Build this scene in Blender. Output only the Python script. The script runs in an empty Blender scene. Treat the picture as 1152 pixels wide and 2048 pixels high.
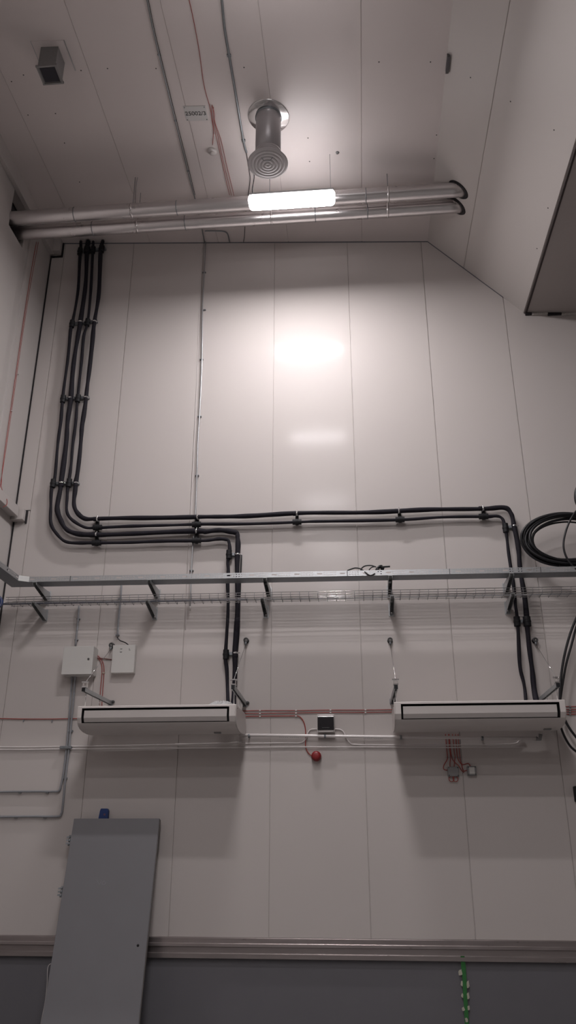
import bpy, math, random
from mathutils import Vector, Matrix
random.seed(7)
SC = bpy.context.scene
COL = SC.collection
# ------------------------------------------------------------------ camera (calibrated from the panel joints)
F, TILT, YAW, ROLL, DIST, CH = 1605.9, .3914, .0876, .0006, 8.827, 1.9
ct, st, cy, sy = math.cos(TILT), math.sin(TILT), math.cos(YAW), math.sin(YAW)
FW = Vector((-sy*ct, cy*ct, st)); r0 = Vector((cy, sy, 0)); u0 = r0.cross(FW)
RT = r0*math.cos(ROLL)+u0*math.sin(ROLL); UP = RT.cross(FW)
CAM = Vector((0, -DIST, CH))
def ray(x, y): return FW + RT*((x-576)/F) + UP*((1024-y)/F)
def W(x, y, off=0.0):                      # point seen at a pixel, off metres in front of the back wall
    d = ray(x, y); return CAM + d*((DIST-off)/d.y)
def plane(x, y, n, p):
    d = ray(x, y); return CAM + d*((p-CAM).dot(n)/d.dot(n))
XL = -4.161                                # left wall
def L(x, y, off=0.0): return plane(x, y, Vector((1, 0, 0)), Vector((XL+off, 0, 0)))
X1, Z1, X2, Z2, XR = 1.128, 7.571+CH, 2.291, 6.317+CH, 6.2
SL = (7.571-7.934)/(1.128+4.161)
NC = Vector((SL, 0, -1)).normalized()
def C(x, y, drop=0.0): return plane(x, y, NC, Vector((X1, 0, Z1-drop)))
def czf(x):                                # ceiling height at x
    if x <= X1: return Z1+(x-X1)*SL
    if x <= X2: return Z1+(x-X1)*(Z2-Z1)/(X2-X1)
    return Z2+(x-X2)*SL
YB = -20.0
cam = bpy.data.cameras.new('camera'); co = bpy.data.objects.new('camera', cam); COL.objects.link(co)
co.matrix_world = Matrix.Translation(CAM) @ Matrix((RT, UP, -FW)).transposed().to_4x4()
cam.sensor_fit = 'VERTICAL'; cam.sensor_height = 36; cam.lens = F*36/2048; cam.clip_start = .05
SC.camera = co

# ------------------------------------------------------------------ materials
def mat(name, col, rough=.5, metal=0.0, spec=.5, noise=0, nscale=30, bump=0, bscale=200, bdist=.001, emit=None, alpha=None, rvar=0, coat=0, trans=0, stretch=None):
    m = bpy.data.materials.new(name); m.use_nodes = True; nt = m.node_tree; b = nt.nodes['Principled BSDF']
    b.inputs['Base Color'].default_value = (*col, 1); b.inputs['Roughness'].default_value = rough
    b.inputs['Metallic'].default_value = metal; b.inputs['Specular IOR Level'].default_value = spec
    b.inputs['Coat Weight'].default_value = coat; b.inputs['Coat Roughness'].default_value = .13
    if trans: b.inputs['Transmission Weight'].default_value = trans
    tc = nt.nodes.new('ShaderNodeTexCoord'); src = tc.outputs['Object']
    if stretch:
        mp = nt.nodes.new('ShaderNodeMapping'); mp.inputs['Scale'].default_value = stretch
        nt.links.new(src, mp.inputs[0]); src = mp.outputs[0]
    if noise or rvar:
        n = nt.nodes.new('ShaderNodeTexNoise'); n.inputs['Scale'].default_value = nscale; n.inputs['Detail'].default_value = 4
        nt.links.new(src, n.inputs['Vector'])
        if noise:
            r = nt.nodes.new('ShaderNodeMix'); r.data_type = 'RGBA'
            r.inputs[6].default_value = (*[c*(1-noise) for c in col], 1); r.inputs[7].default_value = (*[min(1, c*(1+noise)) for c in col], 1)
            nt.links.new(n.outputs['Fac'], r.inputs[0]); nt.links.new(r.outputs[2], b.inputs['Base Color'])
        if rvar:
            mr = nt.nodes.new('ShaderNodeMapRange'); mr.inputs[3].default_value = rough-rvar; mr.inputs[4].default_value = rough+rvar
            nt.links.new(n.outputs['Fac'], mr.inputs[0]); nt.links.new(mr.outputs[0], b.inputs['Roughness'])
    if bump:
        n2 = nt.nodes.new('ShaderNodeTexNoise'); n2.inputs['Scale'].default_value = bscale; n2.inputs['Detail'].default_value = 2
        nt.links.new(tc.outputs['Object'], n2.inputs['Vector'])
        bp = nt.nodes.new('ShaderNodeBump'); bp.inputs['Strength'].default_value = bump; bp.inputs['Distance'].default_value = bdist
        nt.links.new(n2.outputs['Fac'], bp.inputs['Height']); nt.links.new(bp.outputs[0], b.inputs['Normal'])
    if emit:
        b.inputs['Emission Color'].default_value = (*emit[0], 1); b.inputs['Emission Strength'].default_value = emit[1]
    return m
WALLC = (.50, .462, .445)
M = dict(
 wall=mat('painted_panel', WALLC, .42, spec=.12, noise=.03, nscale=.9, rvar=.02, bump=.5, bscale=1.3, bdist=.004, coat=.1),
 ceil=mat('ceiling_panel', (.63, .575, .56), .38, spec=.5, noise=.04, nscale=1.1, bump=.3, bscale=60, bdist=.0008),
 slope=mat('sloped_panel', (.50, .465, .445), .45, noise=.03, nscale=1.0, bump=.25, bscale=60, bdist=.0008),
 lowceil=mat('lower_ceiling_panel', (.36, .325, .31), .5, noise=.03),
 side=mat('side_wall_panel', (.44, .41, .395), .42, noise=.03, nscale=1.2),
 vduct=mat('round_vent_paint', (.42, .40, .41), .35, metal=.35),
 bracket=mat('bracket_zinc', (.33, .34, .345), .38, metal=.5, noise=.15, nscale=40),
 far=mat('hall_wall_panel', (.24, .225, .215), .5, noise=.04, nscale=1.0),
 beam=mat('painted_beam', (.46, .425, .41), .45, noise=.04, nscale=5),
 floor=mat('concrete_floor', (.22, .212, .205), .5, noise=.2, nscale=3),
 plinth=mat('grey_base_sheet', (.125, .122, .134), .6, noise=.06, nscale=4, bump=.3, bscale=40),
 door=mat('grey_door_paint', (.185, .182, .195), .5, noise=.05, nscale=3, bump=.2, bscale=150),
 dooredge=mat('door_edge', (.13, .12, .115), .5),
 flash=mat('folded_steel_flashing', (.36, .32, .315), .30, metal=.85, noise=.15, nscale=9, rvar=.06, stretch=(.4, 3, 3)),
 duct=mat('spiral_duct_steel', (.68, .65, .65), .28, metal=.97, noise=.03, nscale=3, rvar=.03),
 galv=mat('galvanised_steel', (.42, .43, .44), .4, metal=.85, noise=.18, nscale=60, rvar=.1),
 galvd=mat('dull_zinc_steel', (.24, .255, .27), .45, metal=.7, noise=.15, nscale=40),
 wire=mat('bright_wire', (.66, .66, .66), .16, metal=1),
 chrome=mat('chrome', (.8, .8, .8), .12, metal=1),
 collar=mat('polished_collar', (.72, .71, .71), .16, metal=1, bump=.5, bscale=4, bdist=.02),
 rubber=mat('black_insulation', (.011, .0095, .0145), .75, spec=.25, noise=.3, nscale=25, bump=.6, bscale=25, bdist=.004),
 black=mat('black_plastic', (.009, .009, .011), .6, spec=.3),
 cable=mat('black_cable_sheath', (.010, .010, .012), .42, spec=.35),
 darkslot=mat('dark_gap', (.012, .010, .012), .8),
 white=mat('white_plastic', (.60, .565, .55), .35),
 acwhite=mat('unit_casing', (.58, .54, .52), .38, noise=.02, nscale=4),
 louver=mat('unit_louver', (.50, .465, .45), .42),
 box=mat('box_paint', (.56, .55, .53), .42, noise=.02, nscale=8),
 pvc=mat('white_pipe', (.66, .62, .61), .25),
 pvcgrey=mat('grey_conduit', (.23, .235, .25), .42, noise=.1, nscale=20),
 red=mat('red_cable', (.30, .045, .035), .45),
 redp=mat('red_plastic', (.20, .009, .012), .45),
 blue=mat('blue_plastic', (.012, .038, .15), .45, noise=.15, nscale=25),
 green=mat('green_tape', (.025, .15, .035), .5, noise=.2, nscale=25),
 masking=mat('masking_tape', (.42, .40, .33), .7, noise=.15, nscale=30),
 bag=mat('plastic_film', (.7, .7, .7), .22, noise=.1, nscale=20, trans=.45),
 led=mat('led_lens', (.9, .9, .9), .4, emit=((1.0, .955, .965), 125)),
 led_uplight=mat('added_uplight', (.9, .9, .9), .4, emit=((1.0, .955, .965), 9)),  # emission for the strip added on the lamp tops to light the ceiling
 leds=mat('led_diffuser_side', (.9, .9, .9), .4, emit=((1.0, .955, .965), 4)),
 lampbody=mat('lamp_housing', (.55, .55, .56), .4),
 foam=mat('foam_filler', (.45, .42, .40), .9, noise=.3, nscale=30, bump=1, bscale=60, bdist=.01),
 dvent=mat('vent_grey', (.24, .235, .235), .42, metal=.5, noise=.08),
 grille=mat('dark_grille', (.018, .017, .024), .7),
 diff=mat('diffuser_paint', (.50, .48, .49), .5),
 ink=mat('ink', (.06, .06, .06), .6),
 inkb=mat('ink_pale', (.20, .20, .20), .6),
 sign=mat('sign_plate', (.52, .51, .50), .45),
 chalk=mat('chalk', (.32, .32, .34), .9),
 glassd=mat('smoked_window', (.012, .011, .013), .15),
)
# ------------------------------------------------------------------ mesh helpers
class MB:
    def __init__(s): s.v = []; s.f = []; s.sm = []
    def add(s, vs, fs, smooth=False):
        o = len(s.v); s.v += [tuple(v) for v in vs]; s.f += [tuple(i+o for i in f) for f in fs]; s.sm += [smooth]*len(fs)
        return s
    def box(s, c, size, rot=None):
        c = Vector(c); hx, hy, hz = [q/2 for q in size]
        vs = [Vector((x, y, z)) for x in (-hx, hx) for y in (-hy, hy) for z in (-hz, hz)]
        if rot: vs = [rot @ v for v in vs]
        return s.add([c+v for v in vs], [(0, 1, 3, 2), (4, 6, 7, 5), (0, 4, 5, 1), (2, 3, 7, 6), (0, 2, 6, 4), (1, 5, 7, 3)])
    def tube(s, pts, r, n=10, closed=False, caps=True):
        pts = [Vector(p) for p in pts]; k = len(pts)
        rr = r if isinstance(r, (list, tuple)) else [r]*k
        tan = []
        for i in range(k):
            a = pts[(i-1) % k] if (closed or i > 0) else pts[0]; b = pts[(i+1) % k] if (closed or i < k-1) else pts[-1]
            tan.append((b-a).normalized())
        t = tan[0]; nrm = t.orthogonal().normalized(); vs = []
        for i in range(k):
            q = tan[i-1].rotation_difference(tan[i]) if i else None
            if q: nrm = q @ nrm
            nrm = (nrm - tan[i]*nrm.dot(tan[i])).normalized(); bi = tan[i].cross(nrm)
            for j in range(n):
                a = 2*math.pi*j/n; vs.append(pts[i]+(nrm*math.cos(a)+bi*math.sin(a))*rr[i])
        fs = []
        for i in range(k if closed else k-1):
            for j in range(n):
                a = i*n+j; b = i*n+(j+1) % n; c = ((i+1) % k)*n+(j+1) % n; d = ((i+1) % k)*n+j
                fs.append((a, b, c, d))
        s.add(vs, fs, True)
        if caps and not closed:
            o = len(s.v)-len(vs)
            s.f.append(tuple(o+j for j in range(n))[::-1]); s.sm.append(False)
            s.f.append(tuple(o+(k-1)*n+j for j in range(n))); s.sm.append(False)
        return s
    def prism(s, prof, vec):                # closed polygon swept along a vector
        vec = Vector(vec); n = len(prof); vs = [Vector(p) for p in prof]; vs += [v+vec for v in vs]
        fs = [tuple(range(n))[::-1], tuple(range(n, 2*n))]+[(i, (i+1) % n, n+(i+1) % n, n+i) for i in range(n)]
        return s.add(vs, fs)
    def lathe(s, c, prof, axis=(0, 0, 1), n=28, smooth=True):   # prof: (radius, height)
        ax = Vector(axis).normalized(); u = ax.orthogonal().normalized(); w = ax.cross(u); c = Vector(c); vs = []
        for (r, h) in prof:
            for j in range(n):
                a = 2*math.pi*j/n; vs.append(c+ax*h+(u*math.cos(a)+w*math.sin(a))*max(r, 1e-4))
        fs = [(i*n+j, i*n+(j+1) % n, (i+1)*n+(j+1) % n, (i+1)*n+j) for i in range(len(prof)-1) for j in range(n)]
        return s.add(vs, fs, smooth)
    def build(s, name, m, parent=None, bevel=0, loc=None, solid=0, seg=2):
        me = bpy.data.meshes.new(name)
        org = Vector((0, 0, 0))
        if parent is None and loc is not None: org = Vector(loc)
        if parent is not None: org = WORG.get(parent.name, Vector((0, 0, 0)))
        me.from_pydata([tuple(Vector(v)-org) for v in s.v], [], s.f)
        me.polygons.foreach_set('use_smooth', s.sm); me.materials.append(M[m] if isinstance(m, str) else m); me.update()
        o = bpy.data.objects.new(name, me); COL.objects.link(o)
        if parent is not None: o.parent = parent
        elif loc is not None: o.location = org
        WORG[o.name] = org
        if solid:
            q = o.modifiers.new('solid', 'SOLIDIFY'); q.thickness = solid; q.offset = 0
        if bevel:
            q = o.modifiers.new('bevel', 'BEVEL'); q.width = bevel; q.segments = seg; q.limit_method = 'ANGLE'
        return o
WORG = {}
def tag(o, label, cat, group=None):
    o['label'] = label; o['category'] = cat
    if group: o['group'] = group
    return o
def thing(name, label, cat, loc, group=None):
    o = bpy.data.objects.new(name, None); COL.objects.link(o); o.location = Vector(loc); o.empty_display_size = .05
    WORG[o.name] = Vector(loc); return tag(o, label, cat, group)
def struct(o): o['kind'] = 'structure'; return o
def smooth(pts, k=6):                       # Catmull-Rom
    pts = [Vector(p) for p in pts]; P = [pts[0]*2-pts[1]]+pts+[pts[-1]*2-pts[-2]]; out = []
    for i in range(1, len(P)-2):
        for j in range(k):
            t = j/k; a, b, c, d = P[i-1:i+3]
            out.append(.5*((2*b)+(c-a)*t+(2*a-5*b+4*c-d)*t*t+(3*b-a-3*c+d)*t**3))
    return out+[pts[-1]]
def copy_tree(o, delta, label):
    c = o.copy(); COL.objects.link(c); c.location = o.location+Vector(delta); c['label'] = label
    for ch in o.children:
        d = ch.copy(); COL.objects.link(d); d.parent = c
        for g in ch.children:
            e = g.copy(); COL.objects.link(e); e.parent = d
    return c

# ------------------------------------------------------------------ THE SHELL
BASEZ = CH-.862
def panel_profile(x0, x1, seams, g=.005, dep=.010, kinks=()):
    xs = [(x0, 0)]
    for s_ in sorted(seams):
        xs += [(s_-g, 0), (s_-g*.55, dep), (s_+g*.55, dep), (s_+g, 0)]
    xs += [(k, 0) for k in kinks]+[(x1, 0)]
    return sorted(xs)
SEAM0 = -3.9614
m = MB(); prof = panel_profile(XL-.3, XR+.1, [SEAM0+k for k in range(0, 11)], kinks=(X1, X2))
vs = []
for (x, d) in prof: vs += [(x, d, BASEZ), (x, d, czf(x)+.02)]
m.add(vs, [(2*i, 2*i+2, 2*i+3, 2*i+1) for i in range(len(prof)-1)])
o = 0; b_ = [(XL-.3, .12, 0), (XR+.1, .12, 0), (XR+.1, .12, 10.4), (XL-.3, .12, 10.4)]; m.add(b_, [(0, 1, 2, 3)])
# short cross joint on the narrow strip beside the left wall
struct(m.build('wall_back', 'wall'))
m = MB(); j = W(51, 1021)
m.box((XL+.10+.03, -.001, j.z), (.14, .004, .008)); struct(m.build('trim_1', 'darkslot'))
# lower wall sheet
m = MB(); m.box(((XL+XR)/2, .06, .50), (XR-XL+.4, .1, 1.04)); struct(m.build('wall_back_base', 'plinth'))
# folded flashing along the top of the base
def pz(y, off): return W(752, y, off).z
fp = [(0, pz(1878, 0)+.004), (.018, pz(1879, .018)), (.022, pz(1890, .022)), (.05, pz(1890.5, .05)), (.053, pz(1897, .053)), (.03, pz(1898, .03)), (.028, pz(1910, .028)), (.034, pz(1911, .034)), (.034, pz(1921, .034)), (.0, pz(1921.5, 0))]
m = MB(); m.prism([(XL, -a, z) for a, z in fp], (XR-XL, 0, 0)); struct(m.build('trim_2', 'flash', bevel=.002, seg=2))
# flat ceiling, slope, lower ceiling : seams run away from the back wall
def sheet(name, xs, ms, zf, thick=.1):
    vs = []
    for (x, d) in xs: vs += [(x, YB, zf(x)+d), (x, .1, zf(x)+d)]
    m = MB(); m.add(vs, [(2*i, 2*i+1, 2*i+3, 2*i+2) for i in range(len(xs)-1)])
    a, b = xs[0][0], xs[-1][0]
    m.add([(a, YB, zf(a)+thick), (a, .1, zf(a)+thick), (b, .1, zf(b)+thick), (b, YB, zf(b)+thick)], [(0, 1, 2, 3)])
    return struct(m.build(name, ms))
cs = [C(722, 2).x, C(390, 290).x, C(198, 197).x, C(541, 200).x, C(64, 275).x]
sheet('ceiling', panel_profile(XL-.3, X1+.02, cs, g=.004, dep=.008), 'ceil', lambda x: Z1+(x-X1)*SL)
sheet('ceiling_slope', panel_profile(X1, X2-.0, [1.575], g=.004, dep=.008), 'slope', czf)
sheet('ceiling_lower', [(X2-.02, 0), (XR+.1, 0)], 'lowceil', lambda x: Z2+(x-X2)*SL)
# dark gap where slope and lower ceiling meet
m = MB(); m.prism([(X2-.018, YB, Z2+.015), (X2+.0, YB, Z2-.012), (X2+.022, YB, Z2-.008), (X2+.022, YB, Z2+.03)], (0, -YB, 0)); struct(m.build('trim_3', mat('dark_brown_joint', (.035, .025, .024), .6)))
# thin dark trim where ceiling meets the back wall
m = MB()
for a, b in ((XL, X1), (X1, X2-.25)):
    m.prism([(a, 0, czf(a)-.012), (a, -.008, czf(a)-.004), (a, -.008, czf(a)+.02), (a, 0, czf(a)+.02)], (b-a, 0, czf(b)-czf(a)))
struct(m.build('trim_4', mat('ceiling_joint', (.10, .10, .115), .6)))
# broken filler along the lower ceiling edge
x = X2
m = MB(); k = 0
for w_, kind in ((.08, 0), (.20, 1), (.17, 0), (.2, 1), (.25, 0), (.3, 1), (.4, 0), (.5, 1)):
    if kind == 0: m.box((x+w_/2, -.012, czf(x+w_/2)-.014), (w_, .03, .035))
    x += w_
struct(m.build('trim_5', 'darkslot'))
x = X2; m = MB()
for w_, kind in ((.08, 0), (.20, 1), (.17, 0), (.2, 1), (.25, 0), (.3, 1), (.4, 0), (.5, 1)):
    if kind: m.box((x+w_/2, -.014, czf(x+w_/2)-.014), (w_, .035, .04 if w_ != .2 else .03))
    x += w_
struct(m.build('trim_6', 'foam', bevel=.008))
# left wall with a rectangular opening for the ducts
hy0, hy1, hz0, hz1 = -1.275, -.845, CH+7.13, CH+7.71
ys = [YB, -12.66, -8.66, -4.66, hy0, hy1, -.664, -.657, .1]; zs = [0, hz0, hz1, 10.0]
m = MB(); vs = [(XL-(.02 if yy in (-.664,) else 0), yy, zz) for yy in ys for zz in zs]; fs = []
for i in range(len(ys)-1):
    for j in range(3):
        if ys[i] == hy0 and j == 1: continue
        fs.append((i*4+j, i*4+j+1, (i+1)*4+j+1, (i+1)*4+j))
m.add(vs, fs); m.add([(XL-.55, YB, 0), (XL-.55, .1, 0), (XL-.55, .1, 10), (XL-.55, YB, 10)], [(0, 1, 2, 3)])
for a, b in (((hy0, hz0), (hy1, hz0)), ((hy1, hz0), (hy1, hz1)), ((hy1, hz1), (hy0, hz1)), ((hy0, hz1), (hy0, hz0))):
    m.add([(XL, a[0], a[1]), (XL, b[0], b[1]), (XL-.12, b[0], b[1]), (XL-.12, a[0], a[1])], [(0, 1, 2, 3)])
struct(m.build('wall_left', 'side'))
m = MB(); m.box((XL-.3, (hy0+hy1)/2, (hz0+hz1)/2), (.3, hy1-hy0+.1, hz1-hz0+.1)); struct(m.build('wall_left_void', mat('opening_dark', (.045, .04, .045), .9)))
# dark gap strip in the corner
m = MB(); m.box((XL+.012, -.006, (BASEZ+CH+7.7)/2), (.016, .010, CH+7.7-BASEZ)); struct(m.build('trim_7', 'darkslot'))
# painted beams on the left wall
m = MB(); m.box((XL+.03, YB/2-.02, CH+7.82), (.06, -YB-.04, .25)); struct(m.build('trim_8', 'beam', bevel=.005))
m = MB(); zt = CH+3.80
m.box((XL+.05, YB/2-.06, zt-.065), (.10, -YB-.1, .13)); m.box((XL+.075, -.05, zt-.09), (.16, .09, .14)); struct(m.build('trim_9', 'beam', bevel=.004))
m = MB(); m.box((XL+.165, -.012, zt-.1), (.02, .022, .17)); struct(m.build('trim_10', 'darkslot'))
m = MB(); m.box((XL+.10, -.05, CH+7.83), (.12, .09, .22)); struct(m.build('trim_11', 'beam', bevel=.004))
m = MB(); m.box((XL+.172, -.012, CH+7.79), (.02, .022, .24)); m.box((XL+.09, -.012, CH+7.68), (.16, .022, .02)); struct(m.build('trim_12', 'darkslot'))
# rest of the hall
m = MB(); m.box(((XL+XR)/2, YB/2, -.05), (XR-XL+1, -YB+.6, .1)); struct(m.build('floor', 'floor'))
m = MB(); m.box((XR+.05, YB/2, 4.6), (.1, -YB, 9.2)); struct(m.build('wall_right', 'far'))
m = MB(); m.box(((XL+XR)/2, YB-.05, 5.1), (XR-XL+.4, .1, 10.4)); struct(m.build('wall_front', 'far'))
# fixing screws in ceiling and slope
nS = Vector((Z2-Z1, 0, -(X2-X1))).normalized()
def S(x, y): return plane(x, y, nS, Vector((X1, 0, Z1)))
ceil_o = bpy.data.objects['ceiling']; sl_o = bpy.data.objects['ceiling_slope']
for (x, y) in ((215, 137), (162, 141), (23, 163), (129, 286), (56, 230), (111, 227), (312, 137), (159, 364), (758, 124), (861, 124), (873, 270), (868, 317), (616, 276), (619, 323), (488, 135), (47, 150)):
    p = C(x, y); MB().lathe(p, [(.0, .004), (.006, .004), (.008, 0), (.0095, -.001)], NC, 8).build('screw_head', 'ink', ceil_o)
for (x, y) in ((941, 155), (1021, 203), (1108, 260), (1096, 416), (1074, 497)):
    p = S(x, y); MB().lathe(p, [(.0, .004), (.006, .004), (.008, 0), (.0095, -.001)], nS, 8).build('screw_head', 'ink', sl_o)
p = C(675, 305); MB().lathe(p, [(0, .012), (.018, .012), (.022, 0)], NC, 14).build('ceiling_plug', 'dvent', ceil_o)

# ------------------------------------------------------------------ LAMPS
LX, LZ = -.60, CH+7.01
def make_lamp(y, label):
    t = thing('linear_light', label, 'ceiling light', (LX, y, LZ), 'row of linear lights hanging under the ceiling')
    hl = .51
    def rr(w, h, z0, x0, n=10):             # capsule-like cross section
        return w, h
    m = MB(); prof = [(-.088, .012), (-.090, -.030), (-.088, -.062), (-.080, -.074), (.080, -.074), (.088, -.062), (.090, -.030), (.088, .012)]
    secs = []
    for (xx, sc) in ((-hl-.0, .55), (-hl+.012, .82), (-hl+.035, .97), (-hl+.06, 1), (hl-.06, 1), (hl-.035, .97), (hl-.012, .82), (hl, .55)):
        secs.append([(LX+xx, y+a*sc, LZ+b*sc) for a, b in prof])
    vs = [v for s_ in secs for v in s_]; n = len(prof); k = len(secs)
    fs = [(i*n+j, i*n+j+1, (i+1)*n+j+1, (i+1)*n+j) for i in range(k-1) for j in range(n-1)]
    fs += [(i*n+n-1, i*n, (i+1)*n, (i+1)*n+n-1) for i in range(k-1)]
    fs += [tuple(range(n))[::-1], tuple((k-1)*n+j for j in range(n))]
    m.add(vs, fs, False); d_ = m.build('diffuser', 'leds', t); d_.data.materials.append(M['led'])
    for pl_ in d_.data.polygons:               # the flat lens underneath shines brightest
        if pl_.normal.z < -.9: pl_.material_index = 1
    MB().box((LX, y, LZ+.028), (2*hl-.03, .18, .03)).build('housing', 'lampbody', t, bevel=.008)
    MB().box((LX, y, LZ+.0455), (2*hl-.16, .10, .006)).build('uplight_strip', 'led_uplight', t)  # glowing strip added on the housing to brighten the ceiling above
    for s_ in (-1, 1):
        xx = LX+s_*.46
        MB().box((xx, y, LZ+.05), (.03, .04, .02)).build('hook', 'galv', t)
        MB().tube([(xx, y, LZ+.05), (xx, y, czf(xx)-.001)], .0022, 6).build('suspension_wire', 'galvd', t)
    MB().tube(smooth([(LX-.45, y, LZ+.04), (LX-.47, y, LZ+.18), (LX-.45, y, LZ+.4), (LX-.5, y, czf(LX-.5)-.002)]), .005, 6).build('supply_cable', 'cable', t)
    return t
lamp = make_lamp(-1.53, 'glowing linear light closest to the back wall, below the twin ducts')
for i, (yy, lb) in enumerate(((-4.35, 'linear light next behind the glowing one near the back wall'), (-7.4, 'third linear light of the row from the back wall'),
                              (-10.5, 'fourth linear light of the row from the back wall'), (-13.6, 'fifth linear light of the row from the back wall'), (-16.7, 'added unseen linear light furthest from the back wall, lifting the lower wall'))):  # furthest lamp is added out of view to brighten the lower wall
    copy_tree(lamp, (0, yy+1.53, 0), lb)

# ------------------------------------------------------------------ TWIN DUCTS
def duct(yc, zc, xe, label, seams):
    a, b = Vector((XL-.13, yc, zc)), Vector((xe+.12, yc, zc)); R_ = .088
    t = thing('ventilation_duct', label, 'duct', (XL, yc, zc), 'twin round ducts')
    MB().tube([a+(b-a)*(i/30) for i in range(31)], R_, 32).build('duct_pipe', 'duct', t)
    for x in seams:
        MB().lathe((x, yc, zc), [(R_-.002, -.006), (R_+.003, -.005), (R_+.004, 0), (R_+.003, .005), (R_-.002, .006)], (1, 0, 0), 32).build('duct_seam', 'galvd', t)
    # dark ring on the sloped panel, painted shade of the hole around the duct
    xs = X1+(Z1-zc)/(Z1-Z2)*(X2-X1); m = MB(); n = 36; vi = []; u = Vector((X2-X1, 0, Z2-Z1)).normalized()
    for rad, lift in ((R_-.005, .004), (R_+.018, .004), (R_+.022, -.004)):
        for j in range(n):
            q = 2*math.pi*j/n
            vi.append(Vector((xs-.006, yc, zc))+nS*lift+Vector((0, 1, 0))*math.cos(q)*rad+u*math.sin(q)*rad*1.42)
    m.add(vi, [(r_*n+j, r_*n+(j+1) % n, (r_+1)*n+(j+1) % n, (r_+1)*n+j) for r_ in range(2) for j in range(n)])
    m.build('hole_shade', 'darkslot', t)
    for x in (-2.62, -.9, .55):
        MB().lathe((x, yc, zc), [(R_+.001, -.012), (R_+.005, -.012), (R_+.005, .012), (R_+.001, .012)], (1, 0, 0), 32).build('hanger_band', 'duct', t)
        MB().tube([(x, yc, zc+R_), (x, yc, czf(x)-.001)], .004, 6).build('hanger_rod', 'galvd', t)
    return t
duct(-1.21, CH+7.285, 1.39, 'front shiny round duct of the twin pair under the ceiling', (-3.35, -2.05, .28))
duct(-.945, CH+7.285, 1.39, 'rear shiny round duct of the twin pair, nearer the back wall', (-3.20, -2.0, -.35, .30))

# ------------------------------------------------------------------ ROUND EXHAUST WITH DIFFUSER
pc = C(537, 233)
t = thing('exhaust_duct', 'round vertical duct with polished ceiling collar and disc diffuser', 'duct', pc)
MB().lathe(pc, [(.11, .012), (.232, .010), (.240, .004), (.240, -.002)], NC, 40).build('collar_plate', 'collar', t)
base = Vector((pc.x, pc.y, pc.z)); RP = .143; EL = .22
MB().lathe(base, [(RP, .02), (RP, -.40-EL), (RP-.004, -.40-EL)], n=44).build('duct_pipe', 'vduct', t)
MB().lathe(base, [(RP+.002, -.012), (RP+.010, -.016), (RP+.010, -.03), (RP+.002, -.034)], n=44).build('clamp_ring', 'galvd', t)
MB().lathe(base, [(RP-.002, -.33-EL), (RP+.005, -.335-EL), (RP+.005, -.36-EL), (RP, -.365-EL), (RP+.005, -.37-EL), (RP+.005, -.39-EL), (RP, -.395-EL), (RP+.005, -.40-EL), (RP+.008, -.43-EL), (RP-.002, -.45-EL)], n=44).build('sleeve', 'vduct', t)
MB().lathe(base, [(RP, -.44-EL), (.17, -.455-EL), (.218, -.478-EL), (.226, -.492-EL), (.214, -.502-EL), (.19, -.50-EL)], n=48).build('diffuser_flange', 'diff', t)
pr = []
for i, rad in enumerate((.19, .152, .114, .076, .038)):
    pr += [(rad, -.497-EL-.004*i), (rad, -.503-EL-.003*i), (rad-.030, -.505-EL-.003*i), (rad-.032, -.500-EL-.003*i)]
pr += [(0.002, -.515-EL)]
MB().lathe(base, pr, n=48).build('diffuser_cone', 'diff', t)
hp = [base+Vector((-.06, -.1, -.50-EL)), base+Vector((-.03, -.11, -.555-EL)), base+Vector((.03, -.11, -.565-EL)), base+Vector((.07, -.1, -.50-EL))]
MB().tube(smooth(hp), .003, 6).build('pull_loop', 'galvd', t)

# ------------------------------------------------------------------ SQUARE VENT BOX AT LEFT
a1 = C(82, 93); a2 = C(117, 92); fx0, fx1 = a1.x, a2.x; fy = a1.y; zc_ = C(100, 92).z
t = thing('vent_box', 'small grey box vent with dark open grille under the left ceiling', 'air vent', (fx0, fy, zc_))
H_ = .30; d_ = .20; xm = (fx0+fx1)/2; w2 = (fx1-fx0)/2
m = MB(); m.prism([(xm-w2, fy, zc_-H_), (xm+w2, fy, zc_-H_), (xm+w2, fy+d_, zc_-H_), (xm-w2, fy+d_, zc_-H_)], (0, 0, H_+.02)); m.build('vent_casing', 'dvent', t)
m = MB(); e = .018
m.box((xm, fy-e/2+.004, zc_-H_), (2*w2+2*e, e, .022)); m.box((xm, fy+d_+e/2-.004, zc_-H_), (2*w2+2*e, e, .022))
m.box((xm-w2-e/2+.004, fy+d_/2, zc_-H_), (e, d_, .022)); m.box((xm+w2+e/2-.004, fy+d_/2, zc_-H_), (e, d_, .022)); m.build('vent_frame', 'dvent', t)
m = MB(); m.box((xm, fy+d_/2, zc_-H_-.001), (2*w2-.03, d_-.03, .006)); m.build('grille', 'grille', t)
q = [C(62, 81), C(129, 80), C(152, 141), C(84, 143)]; cx = sum(p.x for p in q)/4; cyy = sum(p.y for p in q)/4; hx = (q[1].x-q[0].x)/2; hy = abs(q[2].y-q[1].y)/2
R3 = Matrix.Rotation(-math.atan(SL), 3, 'Y')
MB().box((cx, cyy, czf(cx)-.004), (2*hx, 2*hy, .007), R3).build('collar_plate', 'ceil', t)
for s_ in (-1, 1): MB().box((cx+s_*hx, cyy, czf(cx+s_*hx)-.006), (.006, 2*hy, .010), R3).build('plate_edge', 'galv', t)

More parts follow.
